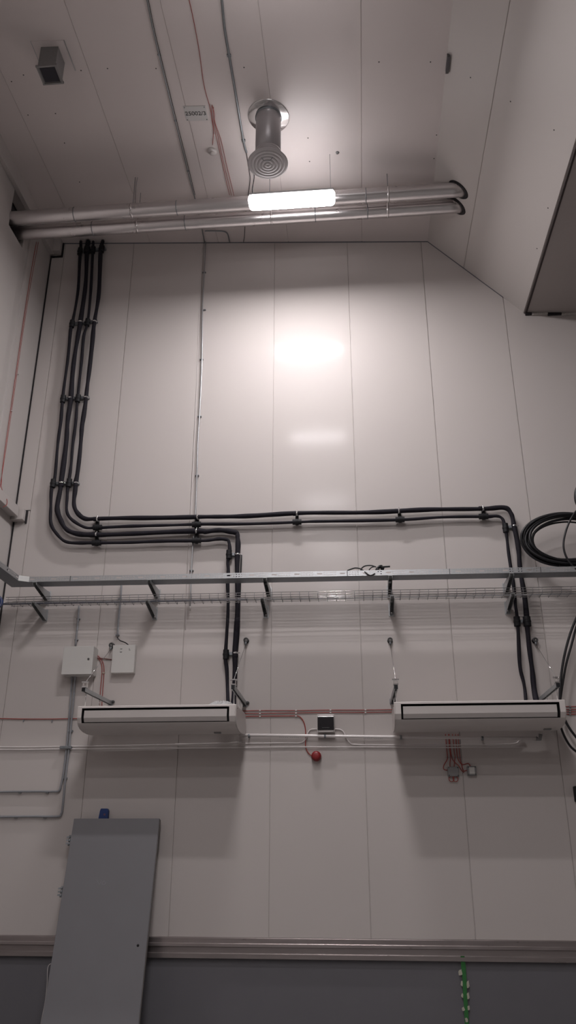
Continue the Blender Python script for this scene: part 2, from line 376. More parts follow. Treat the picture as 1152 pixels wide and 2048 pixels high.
# ------------------------------------------------------------------ CEILING SIGN, DETECTOR, EDGE BOX
def ceil_axes(p): return Matrix((Vector((1, 0, SL)).normalized(), Vector((0, -1, 0)), NC)).transposed()
def text_mesh(txt, size, m_, parent, pos, axes, name='lettering', bold=.0):
    cu = bpy.data.curves.new(name, 'FONT'); cu.body = txt; cu.size = size; cu.align_x = 'CENTER'; cu.align_y = 'CENTER'; cu.extrude = .0008; cu.offset = bold
    o = bpy.data.objects.new(name, cu); COL.objects.link(o); bpy.context.view_layer.update()
    me = bpy.data.meshes.new_from_object(o.evaluated_get(bpy.context.evaluated_depsgraph_get())); bpy.data.objects.remove(o)
    me.materials.clear(); me.materials.append(M[m_]); n = bpy.data.objects.new(name, me); COL.objects.link(n)
    n.parent = parent; n.matrix_local = Matrix.Translation(Vector(pos)-WORG[parent.name]) @ axes.to_4x4(); return n
q = [C(366, 212), C(411, 211), C(417, 240), C(372, 242)]; cp = sum(q, Vector())/4; w_ = q[1].x-q[0].x; h_ = abs(q[2].y-q[1].y)
t = thing('number_sign', 'pale rectangular number plate screwed to the ceiling', 'sign', cp)
MB().box(cp+NC*.003, (w_, h_, .006), ceil_axes(cp)).build('plate', 'sign', t, bevel=.0015)
text_mesh('25002/3', .075, 'ink', t, cp+NC*.0068, ceil_axes(cp), bold=.001)
for sx in (-1, 1):
    for sy_ in (-1, 1): MB().lathe(cp+Vector((sx*(w_/2-.015), sy_*(h_/2-.015), -sx*0))+NC*.004+Vector((0, 0, sx*(w_/2-.015)*SL)), [(.006, 0), (.006, .004), (0, .005)], NC, 8).build('screw', 'ink', t)
p = C(425, 302)
t = thing('smoke_detector', 'round white smoke detector at the end of red ceiling cables', 'detector', p)
MB().lathe(p, [(.055, -.004), (.057, .012), (.05, .026), (.03, .03)], NC, 28).build('detector_base', 'white', t)
MB().lathe(p, [(.032, .028), (.030, .045), (.018, .052), (.0, .053)], NC, 24).build('sensor_head', 'louver', t)
a = C(897, 106); b = C(893, 140)
tag(MB().box(((a.x+b.x)/2+.0, (a.y+b.y)/2, czf(a.x)-.02), (.03, abs(a.y-b.y), .05)).build('metal_plate', mat('edge_plate', (.10, .095, .10), .4, metal=.4), loc=((a.x+b.x)/2, (a.y+b.y)/2, czf(a.x))), 'small dark metal plate at the joint of flat and sloped ceiling', 'bracket')

# ------------------------------------------------------------------ CEILING CONDUITS AND CABLES
def run(name, pts, r, m_, label, cat, clips=(), group=None, clipm='galvd', fn=W, k=6, n=8, sm=True, clipsz=(.03, .02, .012)):
    P_ = [Vector(p) for p in pts]; t = thing(name, label, cat, P_[0], group)
    MB().tube(smooth(P_, k) if sm else P_, r, n).build({'conduit': 'tube', 'cable': 'sheath', 'drain_pipe': 'pipe'}.get(name, 'sheath'), m_, t)
    for c in clips: MB().box(c, clipsz).build('clip', clipm, t, bevel=.002)
    return t
def Cc(*ps, d=.013): return [C(x, y, d) for x, y in ps]
run('conduit', Cc((288, -30), (305, 55), (318, 110), (350, 240), (375, 340), (398, 430), (409, 484)), .0065, 'galvd', 'grey conduit on the ceiling left of the number plate', 'conduit', [C(318, 110, .012), C(351, 241, .012), C(376, 342, .012)])
run('cable', Cc((291, -30), (308, 55), (321, 110), (353, 240), (378, 340), (390, 390), d=.014), .0035, 'cable', 'thin dark cable beside the conduit left of the number plate', 'cable')
run('conduit', Cc((441, -30), (449, 55), (458, 110), (470, 180), (487, 282), (493, 305)), .013, 'galvd', 'thick grey conduit on the ceiling left of the round exhaust duct', 'conduit', [C(458, 111, .012), C(487, 281, .012)], clipsz=(.045, .03, .016))
run('cable', Cc((493, 305), (495, 320), (499, 345), (500, 365), (492, 420), (489, 470), (487, 484), d=.012), .004, 'cable', 'dark cable leaving the thick ceiling conduit toward the back wall', 'cable')
run('conduit', Cc((410, 462), (430, 462), (447, 463), (455, 468), (459, 484), d=.012), .008, 'galvd', 'short bent conduit on the ceiling close above the back wall', 'conduit')
run('cable', Cc((371, -30), (385, 30), (398, 100), (408, 170), (420, 215), (424, 240), (427, 262), (425, 290), d=.01), .0035, 'red', 'red ceiling cable running to the smoke detector', 'cable')
for i, (pts, lb) in enumerate((
    (((424, 212), (423, 230), (430, 262), (441, 310), (452, 360), (459, 390)), 'leftmost of the looped red cables beyond the smoke detector'),
    (((427, 214), (427, 235), (436, 272), (446, 320), (457, 365), (463, 391)), 'middle of the looped red cables beyond the smoke detector'),
    (((424, 210), (429, 228), (430, 245), (442, 280), (452, 325), (463, 370), (468, 392)), 'rightmost of the looped red cables beyond the smoke detector'))):
    run('cable', Cc(*pts, d=.012), .003, 'red', lb, 'cable', group='looped red ceiling cables')
run('cable', Cc((275, 355), (272, 372), (271, 392), (270, 412), d=.012), .003, 'galvd', 'faint thin cable on the ceiling above the left part of the ducts', 'cable')

# red cable pair on left wall
run('cable', [L(x, y, .012) for x, y in ((73, 484), (62, 545), (45, 655), (30, 760), (17, 850), (6, 930), (3, 965))]+[L(3, 975, .03), L(8, 990, .06), L(14, 1000, .106), L(13, 1010, .108), L(6, 1014, .108)], .004, 'red', 'red cable down the left wall bending over the painted beam', 'cable', [L(36, 748, .008), L(23, 822, .008)], clipm='pvc')
run('cable', [L(x, y, .012) for x, y in ((77, 484), (65, 548), (47, 658), (32, 762), (19, 852), (8, 925), (-4, 1000))], .003, 'red', 'thinner red cable beside the other on the left wall', 'cable')

# ------------------------------------------------------------------ INSULATED PIPES
OFFP = .075
def pipe(pts, r, label, offs=None, end=None):
    P_ = [W(x, y, OFFP) for x, y in pts]
    if end: P_ += end
    sp = smooth(P_, 6); rr = [r*(1+.10*math.sin(i*.37+r*900)+.06*math.sin(i*1.13)) for i in range(len(sp))]
    sp = [p+Vector((math.sin(i*.5+r*300), 0, math.cos(i*.43+r*500)))*.0045 for i, p in enumerate(sp)]
    t = thing('insulated_pipe', label, 'pipe', P_[0], 'black insulated refrigerant pipes')
    MB().tube(sp, rr, 14).build('insulation', 'rubber', t)
    return t
ACTOP = CH+1.27
P1 = [(205, 482), (202, 502), (197, 586), (190, 640), (185, 674), (178, 750), (172, 792), (166, 842), (162, 875), (155, 948), (151, 971), (148, 1001), (153, 1024), (168, 1036), (195, 1038), (267, 1036), (382, 1034), (439, 1034), (504, 1031), (593, 1027), (706, 1025), (797, 1022), (884, 1019), (966, 1017), (1009, 1016), (1021, 1026), (1028, 1047), (1035, 1088), (1040, 1130), (1047, 1182), (1054, 1240), (1061, 1318), (1067, 1366)]
P2 = [(187, 482), (185, 506), (183, 567), (175, 643), (168, 674), (162, 727), (156, 796), (151, 842), (147, 883), (142, 925), (138, 963), (134, 990), (134, 1020), (145, 1041), (168, 1054), (195, 1055), (267, 1053), (325, 1050), (393, 1049), (469, 1048), (594, 1044), (660, 1043), (797, 1039), (884, 1035), (967, 1033), (992, 1032), (1004, 1038), (1010, 1050), (1012, 1068), (1018, 1106), (1026, 1168), (1031, 1203), (1034, 1240), (1040, 1326), (1047, 1366)]
P3 = [(176, 482), (174, 506), (170, 575), (162, 640), (155, 674), (147, 735), (141, 796), (136, 842), (132, 883), (123, 963), (120, 978), (115, 1013), (119, 1036), (132, 1057), (153, 1068), (191, 1069), (267, 1068), (393, 1062), (413, 1063), (441, 1061), (465, 1063), (474, 1068), (476, 1077), (475, 1103), (475, 1145), (474, 1231), (471, 1302), (469, 1349)]
P4 = [(162, 482), (160, 510), (157, 575), (145, 643), (141, 666), (134, 727), (126, 796), (121, 842), (116, 891), (109, 955), (104, 975), (101, 1013), (102, 1043), (111, 1066), (130, 1082), (160, 1086), (193, 1086), (267, 1084), (325, 1083), (393, 1081), (424, 1080), (444, 1078), (456, 1080), (459, 1089), (458, 1109), (456, 1127), (456, 1145), (456, 1168), (455, 1231), (452, 1312), (453, 1343)]
def into(x, y, o2, zadd=0):
    a = W(x, y, o2); return [Vector((a.x, a.y, ACTOP+.06+zadd)), Vector((a.x, a.y, ACTOP-.02))]
pipe(P1, .0265, 'thick black insulated pipe running topmost across the wall to the right unit', end=into(1073, 1397, .2))
pipe(P2, .0185, 'thin black insulated pipe running second from top across to the right unit', end=into(1051, 1397, .2))
pipe(P3, .029, 'thick black insulated pipe turning down to the left unit, right of its thin twin', end=into(468, 1396, .2))
pipe(P4, .020, 'thin black insulated pipe lowest on the wall, turning down to the left unit', end=into(458, 1396, .2))
run('cable', [W(x, y, .045) for x, y in ((483, 1110), (481, 1160), (479, 1220), (478, 1262), (474, 1310), (473, 1350))], .009, 'cable', 'black cable hugging the right side of the thick pipe to the left unit', 'cable')

def support(pts, vertical, label, ext=.03):
    """strut fixed to the wall with one clamp per pipe; pts: (x, y, kind, radius)"""
    P_ = [W(x, y, .03) for x, y, k, r in pts]; c = sum(P_, Vector())/len(P_)
    t = thing('pipe_support', label, 'pipe bracket', (c.x, 0, c.z), 'strut supports of the black pipes')
    a, b = P_[0], P_[-1]; d = (b-a).normalized(); a = a-d*ext*.6; b = b+d*(ext+.012); mid = (a+b)/2; mid.y = -.022
    ang = math.atan2(d.z, d.x)
    MB().box(mid, ((b-a).length, .042, .036), Matrix.Rotation(-ang, 3, 'Y')).build('strut', 'galvd' if vertical else 'black', t, bevel=.003)
    for x, y, k, r in pts:
        q = W(x, y, OFFP); ax = Vector((0, 0, 1)) if vertical else Vector((1, 0, 0))
        if vertical: ax = (W(x-6, y+40, OFFP)-q).normalized()*-1 if x < 300 else Vector((0, 0, 1))
        if k == 'b':
            h = .052; R_ = r+.015
            MB().lathe(q, [(r, -h), (R_, -h), (R_, -.012), (R_+.004, -.010), (R_+.004, .010), (R_, .012), (R_, h), (r, h)], ax, 18, False).build('clamp_sleeve', 'black', t)
        else:
            MB().lathe(q, [(r, -.009), (r+.007, -.009), (r+.007, .009), (r, .009)], ax, 18).build('clamp_ring', 'chrome', t)
            side = Vector((1, 0, 0)) if vertical else Vector((0, 0, 1))
            MB().tube([q+side*(r+.002), q+side*(r+.022)], .006, 8).build('clamp_bolt', 'chrome', t)
            MB().lathe(q-ax*.03, [(r, -.02), (r+.004, -.016), (r+.004, .016), (r, .02)], ax, 14).build('tape_wrap', 'rubber', t)
    return t
support([(160, 503, 'b', .018), (174, 500, 'b', .027), (186, 500, 'b', .018), (203, 498, 'b', .024)], True, 'pipe support topmost on the wall, directly below the ceiling', .05)
support([(144, 648, 'b', .018), (161, 644, 'c', .027), (175, 645, 'b', .018), (189, 643, 'c', .024)], True, 'upper pipe support on the four vertical pipes, second below the ceiling')
support([(126, 798, 'b', .018), (141, 796, 'c', .027), (156, 797, 'b', .018), (172, 795, 'c', .024)], True, 'middle pipe support on the four vertical pipes')
support([(106, 967, 'b', .018), (123, 966, 'c', .027), (138, 966, 'b', .018), (152, 966, 'c', .024)], True, 'lowest pipe support on the vertical run, just above the big bend')
support([(195, 1038, 'c', .024), (195, 1055, 'b', .018), (193, 1069, 'c', .027), (193, 1086, 'b', .018)], False, 'pipe support on four horizontal pipes right after the big bend', .02)
support([(395, 1034, 'c', .024), (393, 1049, 'b', .018), (393, 1062, 'c', .027), (393, 1081, 'b', .018)], False, 'pipe support on four horizontal pipes where the thin vertical conduit passes', .02)
support([(594, 1027, 'c', .024), (594, 1044, 'b', .018)], False, 'leftmost pipe support on the two pipe run toward the right unit', .02)
support([(798, 1022, 'c', .024), (800, 1039, 'b', .018)], False, 'middle pipe support on the two pipe run toward the right unit', .02)
support([(966, 1017, 'c', .024), (967, 1033, 'b', .018)], False, 'pipe support on the two pipes right before they turn down', .02)
support([(458, 1109, 'b', .018), (475, 1109, 'c', .027)], True, 'upper pipe support of the two pipes down to the left unit', .01)
support([(452, 1309, 'b', .018), (471, 1306, 'c', .027)], True, 'lower pipe support of the two pipes down to the left unit', .01)
support([(1011, 1056, 'b', .018), (1029, 1052, 'c', .024)], True, 'upper pipe support of the two pipes down to the right unit', .01)
support([(1034, 1243, 'b', .02), (1054, 1243, 'b', .026)], True, 'lower pipe support of the two pipes down to the right unit', .01)

# ------------------------------------------------------------------ WALL CONDUITS
def Wc(*ps, o=.02): return [W(x, y, o) for x, y in ps]
run('conduit', Wc((411, 484), (409, 530), (405, 620), (404, 720), (399, 833), (396, 880), (391, 1032), (385, 1100), (380, 1214), o=.03), .0085, 'galv', 'slim shiny vertical conduit down the wall, crossing the black pipes', 'conduit',
    Wc((408, 545), (408, 620), (403, 719), (399, 833), (394, 951), (383, 1141), o=.015), clipsz=(.05, .025, .012))
run('cable', Wc((404, 495), (398, 640), (392, 800), (385, 950), (380, 1050), (375, 1180), (371, 1260), o=.006), .003, 'pvc', 'thin pale cable along the panel joint left of the slim shiny conduit', 'cable')
tp = W(380, 1216, .03); tag(MB().lathe(tp, [(.011, .02), (.012, 0), (.010, -.03), (0, -.032)], n=14).build('end_cap', 'white', loc=tp), 'white cap on the lower end of the slim vertical conduit', 'cap')
run('conduit', Wc((158, 1212), (156, 1240), (151, 1292), o=.022), .011, 'pvcgrey', 'short grey conduit from wire tray down to the square cabinet', 'conduit', Wc((157, 1238), (153, 1280), o=.014), clipsz=(.04, .028, .012))
run('conduit', Wc((243, 1168), (241, 1200), (237, 1240), (235, 1272), o=.022), .011, 'pvcgrey', 'short grey conduit above the narrow white box', 'conduit', Wc((240, 1198), (235, 1270), o=.014), clipsz=(.042, .03, .016))
run('cable', [W(234, 1274, .025), W(240, 1281, .03), W(250, 1285, .05), W(257, 1290, .06)], .006, 'cable', 'black cable from grey conduit into the top of the narrow white box', 'cable')
run('conduit', Wc((145, 1340), (141, 1400), (137, 1450), (133, 1496), (127, 1545), (121, 1574), (118, 1581), (110, 1583), (60, 1583), (-15, 1584), o=.024), .011, 'pvcgrey', 'grey conduit below the square cabinet, turning left at the upper bend', 'conduit', Wc((138, 1462), (128, 1556), (95, 1585), (40, 1585), o=.014), clipsz=(.03, .028, .018), k=5)
run('conduit', Wc((151, 1340), (147, 1400), (142, 1450), (138, 1496), (131, 1555), (125, 1615), (122, 1628), (114, 1633), (60, 1633), (-15, 1634), o=.024), .012, 'pvcgrey', 'grey conduit below the square cabinet, turning left at the lower bend', 'conduit', Wc((143, 1462), (132, 1556), (90, 1635), (32, 1635), o=.014), clipsz=(.03, .028, .018), k=5)
tag(MB().box(W(132, 1495, .03), (.13, .045, .03)).build('conduit_clamp', 'galvd', bevel=.004, loc=W(132, 1495, 0)), 'dark clamp where vertical conduits cross the two horizontal white pipes', 'clamp')
run('conduit', Wc((-12, 1494), (60, 1494), (125, 1493), (200, 1492), (300, 1490), (420, 1487), (485, 1484), o=.02), .0065, 'pvc', 'upper thin white pipe running low behind the left unit', 'conduit')
run('conduit', Wc((-12, 1499), (60, 1499), (125, 1498), (200, 1498), (300, 1497), (420, 1496), (560, 1494), (640, 1494), (760, 1494), (900, 1495), (1050, 1494), o=.02), .0065, 'pvc', 'lower thin white pipe running the whole width below both units', 'conduit')

# red cables
run('cable', Wc((-12, 1437), (45, 1438), (105, 1438), (165, 1437), o=.012), .005, 'red', 'red cable across the wall from the left edge to the left unit', 'cable', Wc((47, 1441), (104, 1442), o=.008), clipsz=(.012, .014, .03), clipm='pvcgrey')
run('cable', Wc((186, 1309), (196, 1312), (205, 1323), (208, 1340), (206, 1375), (203, 1420), o=.012), .0045, 'red', 'outer red cable looping from the square cabinet down to the left unit', 'cable', Wc((207, 1346), o=.008), clipm='masking')
run('cable', Wc((186, 1313), (194, 1315), (202, 1325), (204, 1343), (201, 1380), (198, 1420), o=.012), .0045, 'red', 'inner red cable looping from the square cabinet down to the left unit', 'cable')
run('cable', Wc((186, 1317), (200, 1317), (214, 1318), (228, 1320), o=.012), .0055, mat('maroon_cable', (.12, .03, .03), .5), 'dark red cable joining the square cabinet and the narrow white box', 'cable', Wc((212, 1318), o=.008), clipm='masking', clipsz=(.012, .012, .02))
CL = [(520, 592, 661, 731)]
run('cable', Wc((484, 1422), (520, 1421), (592, 1421), (661, 1420), (731, 1420), (795, 1419), o=.012), .0045, 'red', 'topmost red cable between the two units', 'cable', Wc((520, 1421), (592, 1420.5), (661, 1420), (731, 1419.5), o=.014), clipm='pvc', clipsz=(.018, .02, .016))
run('cable', Wc((484, 1427), (520, 1427), (592, 1426), (661, 1425), (731, 1425), (795, 1424), o=.012), .0045, 'red', 'second red cable from top between the two units', 'cable', Wc((520, 1427), (592, 1426), (661, 1425), (731, 1425), o=.014), clipm='pvc', clipsz=(.018, .02, .016))
run('cable', Wc((484, 1433), (520, 1432.5), (580, 1432), (595, 1432), (604, 1438), (610, 1452), (611.5, 1475), (611, 1492), (616, 1505), (626, 1514), o=.014), .0055, 'red', 'red cable curving down from the left unit to the red sounder', 'cable', Wc((520, 1433), (592, 1432), o=.014), clipm='pvc', clipsz=(.018, .02, .016))
for i, (y, nm) in enumerate(((1413, 'topmost'), (1419, 'second'), (1423.5, 'third'), (1428.5, 'lowest'))):
    run('cable', Wc((1120, y), (1140, y), (1165, y-.3), o=.012), .0045, 'red', nm+' of four red cables right of the right unit', 'cable', Wc((1140, y), o=.014), clipm='pvcgrey', clipsz=(.016, .02, .016), group='red cables right of the right unit')

# ------------------------------------------------------------------ SOUNDER, CONTROL BOX
p = W(633, 1513, 0)
t = thing('alarm_sounder', 'round red alarm sounder on the wall below the dark window box', 'alarm', p)
MB().lathe(p, [(.048, 0), (.052, .01), (.052, .05), (.046, .056)], (0, -1, 0), 30).build('sounder_base', 'redp', t)
MB().lathe(p, [(.046, .056), (.045, .068), (.03, .075), (.012, .077), (0, .077)], (0, -1, 0), 30).build('sounder_cap', 'redp', t)
a = W(634, 1429, .09); b = W(669, 1464, .09); cxm, czm = (a.x+b.x)/2, (a.z+b.z)/2; ww, hh = b.x-a.x, a.z-b.z
t = thing('breaker_box', 'white box with a dark window between the two units', 'electrical box', (cxm, 0, czm))
MB().box((cxm, -.045, czm), (ww, .085, hh)).build('case', 'white', t, bevel=.006)
MB().box((cxm, -.092, czm-.0), (ww-.008, .012, hh*.76)).build('window_cover', 'glassd', t, bevel=.004)
MB().box((cxm, -.1, czm-hh*.26), (ww*.42, .004, .006)).build('cover_lip', 'ink', t)
for sx in (-1, 1):
    for sz in (-1, 1): MB().lathe((cxm+sx*(ww/2-.012), -.087, czm+sz*(hh/2-.01)), [(.005, 0), (.004, .002), (0, .002)], (0, -1, 0), 8).build('screw', 'inkb', t)
run('conduit', [W(x, y, .014) for x, y in ((350, 1488), (420, 1488), (560, 1486), (598, 1486), (608, 1482), (613, 1475), (616, 1465), (622, 1459), (634, 1458))], .007, 'pvc', 'thin white pipe swan-necking into the left side of the dark window box', 'conduit', k=5)
run('conduit', [W(x, y, .014) for x, y in ((668, 1458), (680, 1459), (687, 1464), (692, 1475), (699, 1485), (710, 1489), (760, 1490), (900, 1490), (1020, 1488), (1040, 1480), (1048, 1478))], .007, 'pvc', 'thin white pipe swan-necking out of the right side of the dark window box', 'conduit', k=5)

# main condensate pipe
dp = [W(x, y, .05) for x, y in ((478, 1470), (600, 1471.5), (700, 1473), (900, 1475), (1078, 1477))]
t = thing('drain_pipe', 'thick white drain pipe running between and under the two units', 'pipe', dp[0])
MB().tube(dp, .0165, 18).build('pipe', 'pvc', t)
for x, y in ((498, 1472), (650, 1473), (802, 1475), (965, 1477)):
    q = W(x, y-.5, .05)
    MB().lathe(q, [(.017, -.010), (.0215, -.010), (.0215, .010), (.017, .010)], (1, 0, 0), 20).box((q.x, -.016, q.z), (.016, .030, .03)).build('pipe_clip', 'galvd', t)
MB().tube([W(1072, 1477, .05), W(1080, 1478, .05), W(1081, 1468, .06)], .021, 14).build('elbow', 'dvent', t)
# printed marking on pipe, as short dashes of ink
m = MB()
for x0 in (560, 728): 
    for i in range(11):
        if i == 5: continue
        q = W(x0+i*3.6, 1474.6+.012*(x0-560)/1.0*.8+i*.04, .0665); m.box(q, (.010, .002, .006))
m.build('printed_marking', 'inkb', t)

# ------------------------------------------------------------------ CABINETS ON THE WALL
a = W(128, 1293, .17); b = W(183, 1348, .17)
t = thing('control_cabinet', 'square white metal cabinet with a small lock, left of the narrow box', 'cabinet', (a.x, 0, b.z))
cx_, cz_ = (a.x+b.x)/2, (a.z+b.z)/2; w_, h_ = b.x-a.x, a.z-b.z
MB().box((cx_, -.075, cz_), (w_-.004, .15, h_-.004)).build('body', 'box', t, bevel=.003)
dr = MB().box((cx_, -.161, cz_), (w_, .018, h_)).build('cabinet_door', 'box', t, bevel=.004)
q = W(177, 1318, .171); MB().lathe(q, [(.011, 0), (.011, .006), (.006, .009), (0, .009)], (0, -1, 0), 14).build('lock', 'ink', dr)
a = W(226, 1290, .085); b = W(267, 1345, .085)
t = thing('sensor_box', 'narrow white wall box with small vents, right of the square cabinet', 'electrical box', (a.x, 0, b.z))
cx_, cz_ = (a.x+b.x)/2, (a.z+b.z)/2; w_, h_ = b.x-a.x, a.z-b.z
MB().box((cx_, -.035, cz_), (w_-.005, .07, h_-.005)).build('body', 'box', t, bevel=.004)
cv = MB().box((cx_, -.078, cz_), (w_, .014, h_)).build('cover', 'box', t, bevel=.004)
for dx in (0, 1):
    for dz in (0, 1): MB().box((cx_-w_*.12, -.0865, cz_+h_*.36-dz*.035-dx*.006), (.026-.008*dx, .003, .003)).build('vent_slot', 'inkb', cv)
MB().box((cx_+w_*.24, -.0865, cz_+h_*.33), (.006, .003, .024)).build('indicator_mark', 'inkb', cv); MB().box((cx_+w_*.26, -.0865, cz_+h_*.30), (.016, .003, .005)).build('indicator_mark', 'inkb', cv)

# ------------------------------------------------------------------ AIR CONDITIONERS
def ac(x0p, x1p, ytop, ybot_pts, side, label, lab2):
    fr = .80; zt = CH+1.28
    x0, x1 = W(x0p, ytop, fr).x, W(x1p, ytop, fr).x
    pr = [(.11, CH+1.075), (.30, CH+1.052), (.45, CH+1.045), (.58, CH+1.050), (.68, CH+1.066), (.745, CH+1.092), (.782, CH+1.125), (fr, CH+1.165), (fr, zt-.006), (fr-.006, zt), (.11, zt)]
    t = thing('air_conditioner', label, 'air conditioner', ((x0+x1)/2, -.11, zt), 'ceiling type air conditioners hung from wall struts')
    # slot geometry on the front: opening in front face between zs0 and zs1
    zs1, zs0 = zt-.022, CH+1.115; xs0, xs1 = x0+.035, x1-.078*(1 if side < 0 else .5)
    cap = .03
    if side < 0: xs0, xs1 = x0+.035, x1-.06
    else: xs0, xs1 = x0+.055, x1-.045
    # profile polyline through the front, with points at slot edges
    def zoff(z):                            # front surface offset at height z
        for (o1, z1), (o2, z2) in zip(pr[3:8], pr[4:9]):
            if z1 <= z <= z2: return o1+(o2-o1)*(z-z1)/(z2-z1)
        return fr
    so = zoff(zs0)
    front = [(so, zs0), (fr, CH+1.165), (fr, zs1)]
    m = MB()
    body = [p for p in pr if p[1] < zs0 and p[0] > .2 or p == pr[0]]
    lower = [pr[0], pr[1], pr[2], pr[3], pr[4], pr[5], (so, zs0)]
    upper = [(fr, zs1), (fr, zt-.006), (fr-.006, zt), (.11, zt)]
    def strip(seq, xa, xb, sm=True):
        vs = []
        for o_, z_ in seq: vs += [(xa, -o_, z_), (xb, -o_, z_)]
        m.add(vs, [(2*i, 2*i+2, 2*i+3, 2*i+1) for i in range(len(seq)-1)], sm)
    strip(lower, x0, x1); strip(upper, x0, x1, False); strip(front, x0, xs0, False); strip(front, xs1, x1, False)
    strip([(.11, zt), pr[0]], x0, x1, False)
    full = [pr[0], pr[1], pr[2], pr[3], pr[4], pr[5], (so, zs0), (fr, CH+1.165), (fr, zs1)]+upper[1:]
    for xx in (x0, x1): m.add([(xx, -a_, b_) for a_, b_ in full], [tuple(range(len(full))) if xx == x1 else tuple(range(len(full)))[::-1]])
    m.build('casing', 'acwhite', t)
    # recess
    m = MB(); rd = .07
    ring = [(xs0, so, zs0), (xs1, so, zs0), (xs1, fr, zs1), (xs0, fr, zs1)]
    vs = [(x_, -o_, z_) for x_, o_, z_ in ring]+[(x_, -(o_-rd), z_) for x_, o_, z_ in ring]
    m.add(vs, [(0, 1, 5, 4), (1, 2, 6, 5), (2, 3, 7, 6), (3, 0, 4, 7), (4, 5, 6, 7)]); m.build('outlet_recess', 'darkslot', t)
    g = .020; m = MB(); lv = []
    lp = [(so-.008, zs0+.008), (fr-.012, CH+1.165), (fr-.014, zs1-.02)]
    back = [(o_-.012, z_) for o_, z_ in lp[::-1]]
    pl = lp+back
    gl, gr = (g, g+.004)
    m.prism([(xs0+gl, -o_, z_) for o_, z_ in pl], (xs1-xs0-gl-gr, 0, 0)); m.build('louver', 'louver', t, bevel=.002)
    m = MB()
    for sgn, xx in ((-1, x0), (1, x1)):
        m2 = MB(); n = len(full); cap_ = [(a_*1.0+(.002 if a_ > .5 else 0), b_) for a_, b_ in full]
        m2.prism([(xx+sgn*.0005, -a_, b_) for a_, b_ in full], (sgn*.010, 0, 0)); m2.build('end_panel', 'acwhite', t, bevel=.004)
        MB().lathe((xx+sgn*.0105, -.72, zt-.03), [(.006, 0), (.005, .003), (0, .003)], (sgn, 0, 0), 10).build('screw', 'ink', t)
    return t, x0, x1, zt
T1, ax0, ax1, azt = ac(158, 470.5, 1411, None, -1, 'white air conditioning unit hung left on the wall, above the leaning grey door', '')
T2, bx0, bx1, bzt = ac(790, 1128, 1404, None, 1, 'white air conditioning unit hung right on the wall, beside the dangling black cables', '')
for T, x, lb in ((T1, (ax0+ax1)/2, ''), (T2, (bx0+bx1)/2, '')):
    q = Vector((ax1-.22 if T is T1 else bx1-.12, -.5, CH+1.043)); MB().box(q, (.07, .05, .02)).build('drain_outlet', 'dvent', T, bevel=.004)

# ------------------------------------------------------------------ STRUT ARMS, EYE BOLTS, STAY WIRES
def arm(bx, by, fx, fy, ep, label, l2, l3):
    a = W(bx, by, .01); fo = .76; b = W(fx, fy+2, fo)
    t = thing('strut_arm', 'galvanised strut arm '+label, 'bracket', a, 'strut arms carrying the units')
    d = (b-a); ln = d.length; dn = d.normalized(); side = Vector((0, 0, 1)).cross(dn).normalized(); up = dn.cross(side); R_ = Matrix((dn, side, up)).transposed()
    m = MB()
    m.box((a+b)/2+up*.018, (ln, .036, .003), R_)
    for s_ in (-1, 1): m.box((a+b)/2+side*s_*.018, (ln, .003, .038), R_); m.box((a+b)/2+side*s_*.013-up*.018, (ln, .009, .003), R_)
    m.build('channel', 'bracket', t)
    MB().box(a+Vector((0, .004, 0)), (.05, .008, .06)).build('wall_plate', 'galvd', t, bevel=.002)
    MB().lathe(a+Vector((.03, -.004, .01)), [(.018, 0), (.018, .006), (.009, .006), (.009, .016), (0, .016)], (0, -1, 0), 12).build('bolt', 'ink', t)
    MB().box(b+dn*.0, (.006, .036, .038), R_).build('end_cap', 'black', t)
    for f_ in (.42, .9):
        q = a.lerp(b, f_); MB().tube([(q.x, q.y, q.z+.03), (q.x, q.y, azt-.005)], .005, 8).build('threaded_rod', 'chrome', t)
        MB().lathe((q.x, q.y, q.z+.018), [(0, .008), (.012, .008), (.012, -.0), (.0, 0)], n=6, smooth=False).build('nut', 'chrome', t)
    # tensioner bracket
    c = b-dn*.03+up*.03
    m = MB(); m.box(c+up*.0, (.05, .05, .012), R_); m.box(c+up*.028+side*.02, (.04, .004, .05), R_); m.box(c+up*.028-side*.02, (.04, .004, .05), R_); m.box(c+up*.05, (.03, .07, .012), R_)
    m.build('wire_clamp', 'chrome', t, bevel=.002)
    q = W(ep[0], ep[1], 0)
    e = thing('eye_bolt', 'dark eye bolt in the wall '+l2, 'eye bolt', q, 'eye bolts holding the stay wires')
    MB().lathe(q, [(.022, 0), (.030, .002), (.030, .008), (.012, .012), (.010, .03)], (0, -1, 0), 20).build('washer', 'darkslot', e)
    cen = q+Vector((0, -.05, 0)); MB().tube([cen+Vector((math.cos(k_*math.pi/8)*.022, 0, math.sin(k_*math.pi/8)*.022)) for k_ in range(16)], .0075, 8, closed=True).build('ring', 'chrome' if 0 else 'ink', e)
    MB().lathe(cen, [(0, .012), (.008, .009), (.012, 0), (.008, -.009), (0, -.012)], (0, -1, 0), 12).build('bolt_head', 'chrome', e)
    MB().tube([cen+Vector((0, 0, -.02)), cen+Vector((0, -.005, -.055))], .012, 8).build('shackle', 'galvd', e)
    tag(MB().tube([cen+Vector((0, -.005, -.05)), c+up*.05], .0028, 6).build('stay_wire', 'wire', loc=cen), 'thin steel stay wire '+l3, 'wire', 'stay wires')
arm(221, 1406, 167, 1377, (225, 1292), 'over the left end of the left unit', 'half hidden behind the narrow white box', 'from beside the narrow white box to the left unit')
arm(490, 1408, 466, 1372, (493, 1282), 'over the right end of the left unit', 'right of the two pipes down to the left unit', 'down to the right end of the left unit')
arm(784, 1403, 792, 1372, (780, 1282), 'over the left end of the right unit', 'above the left end of the right unit', 'down to the left end of the right unit')
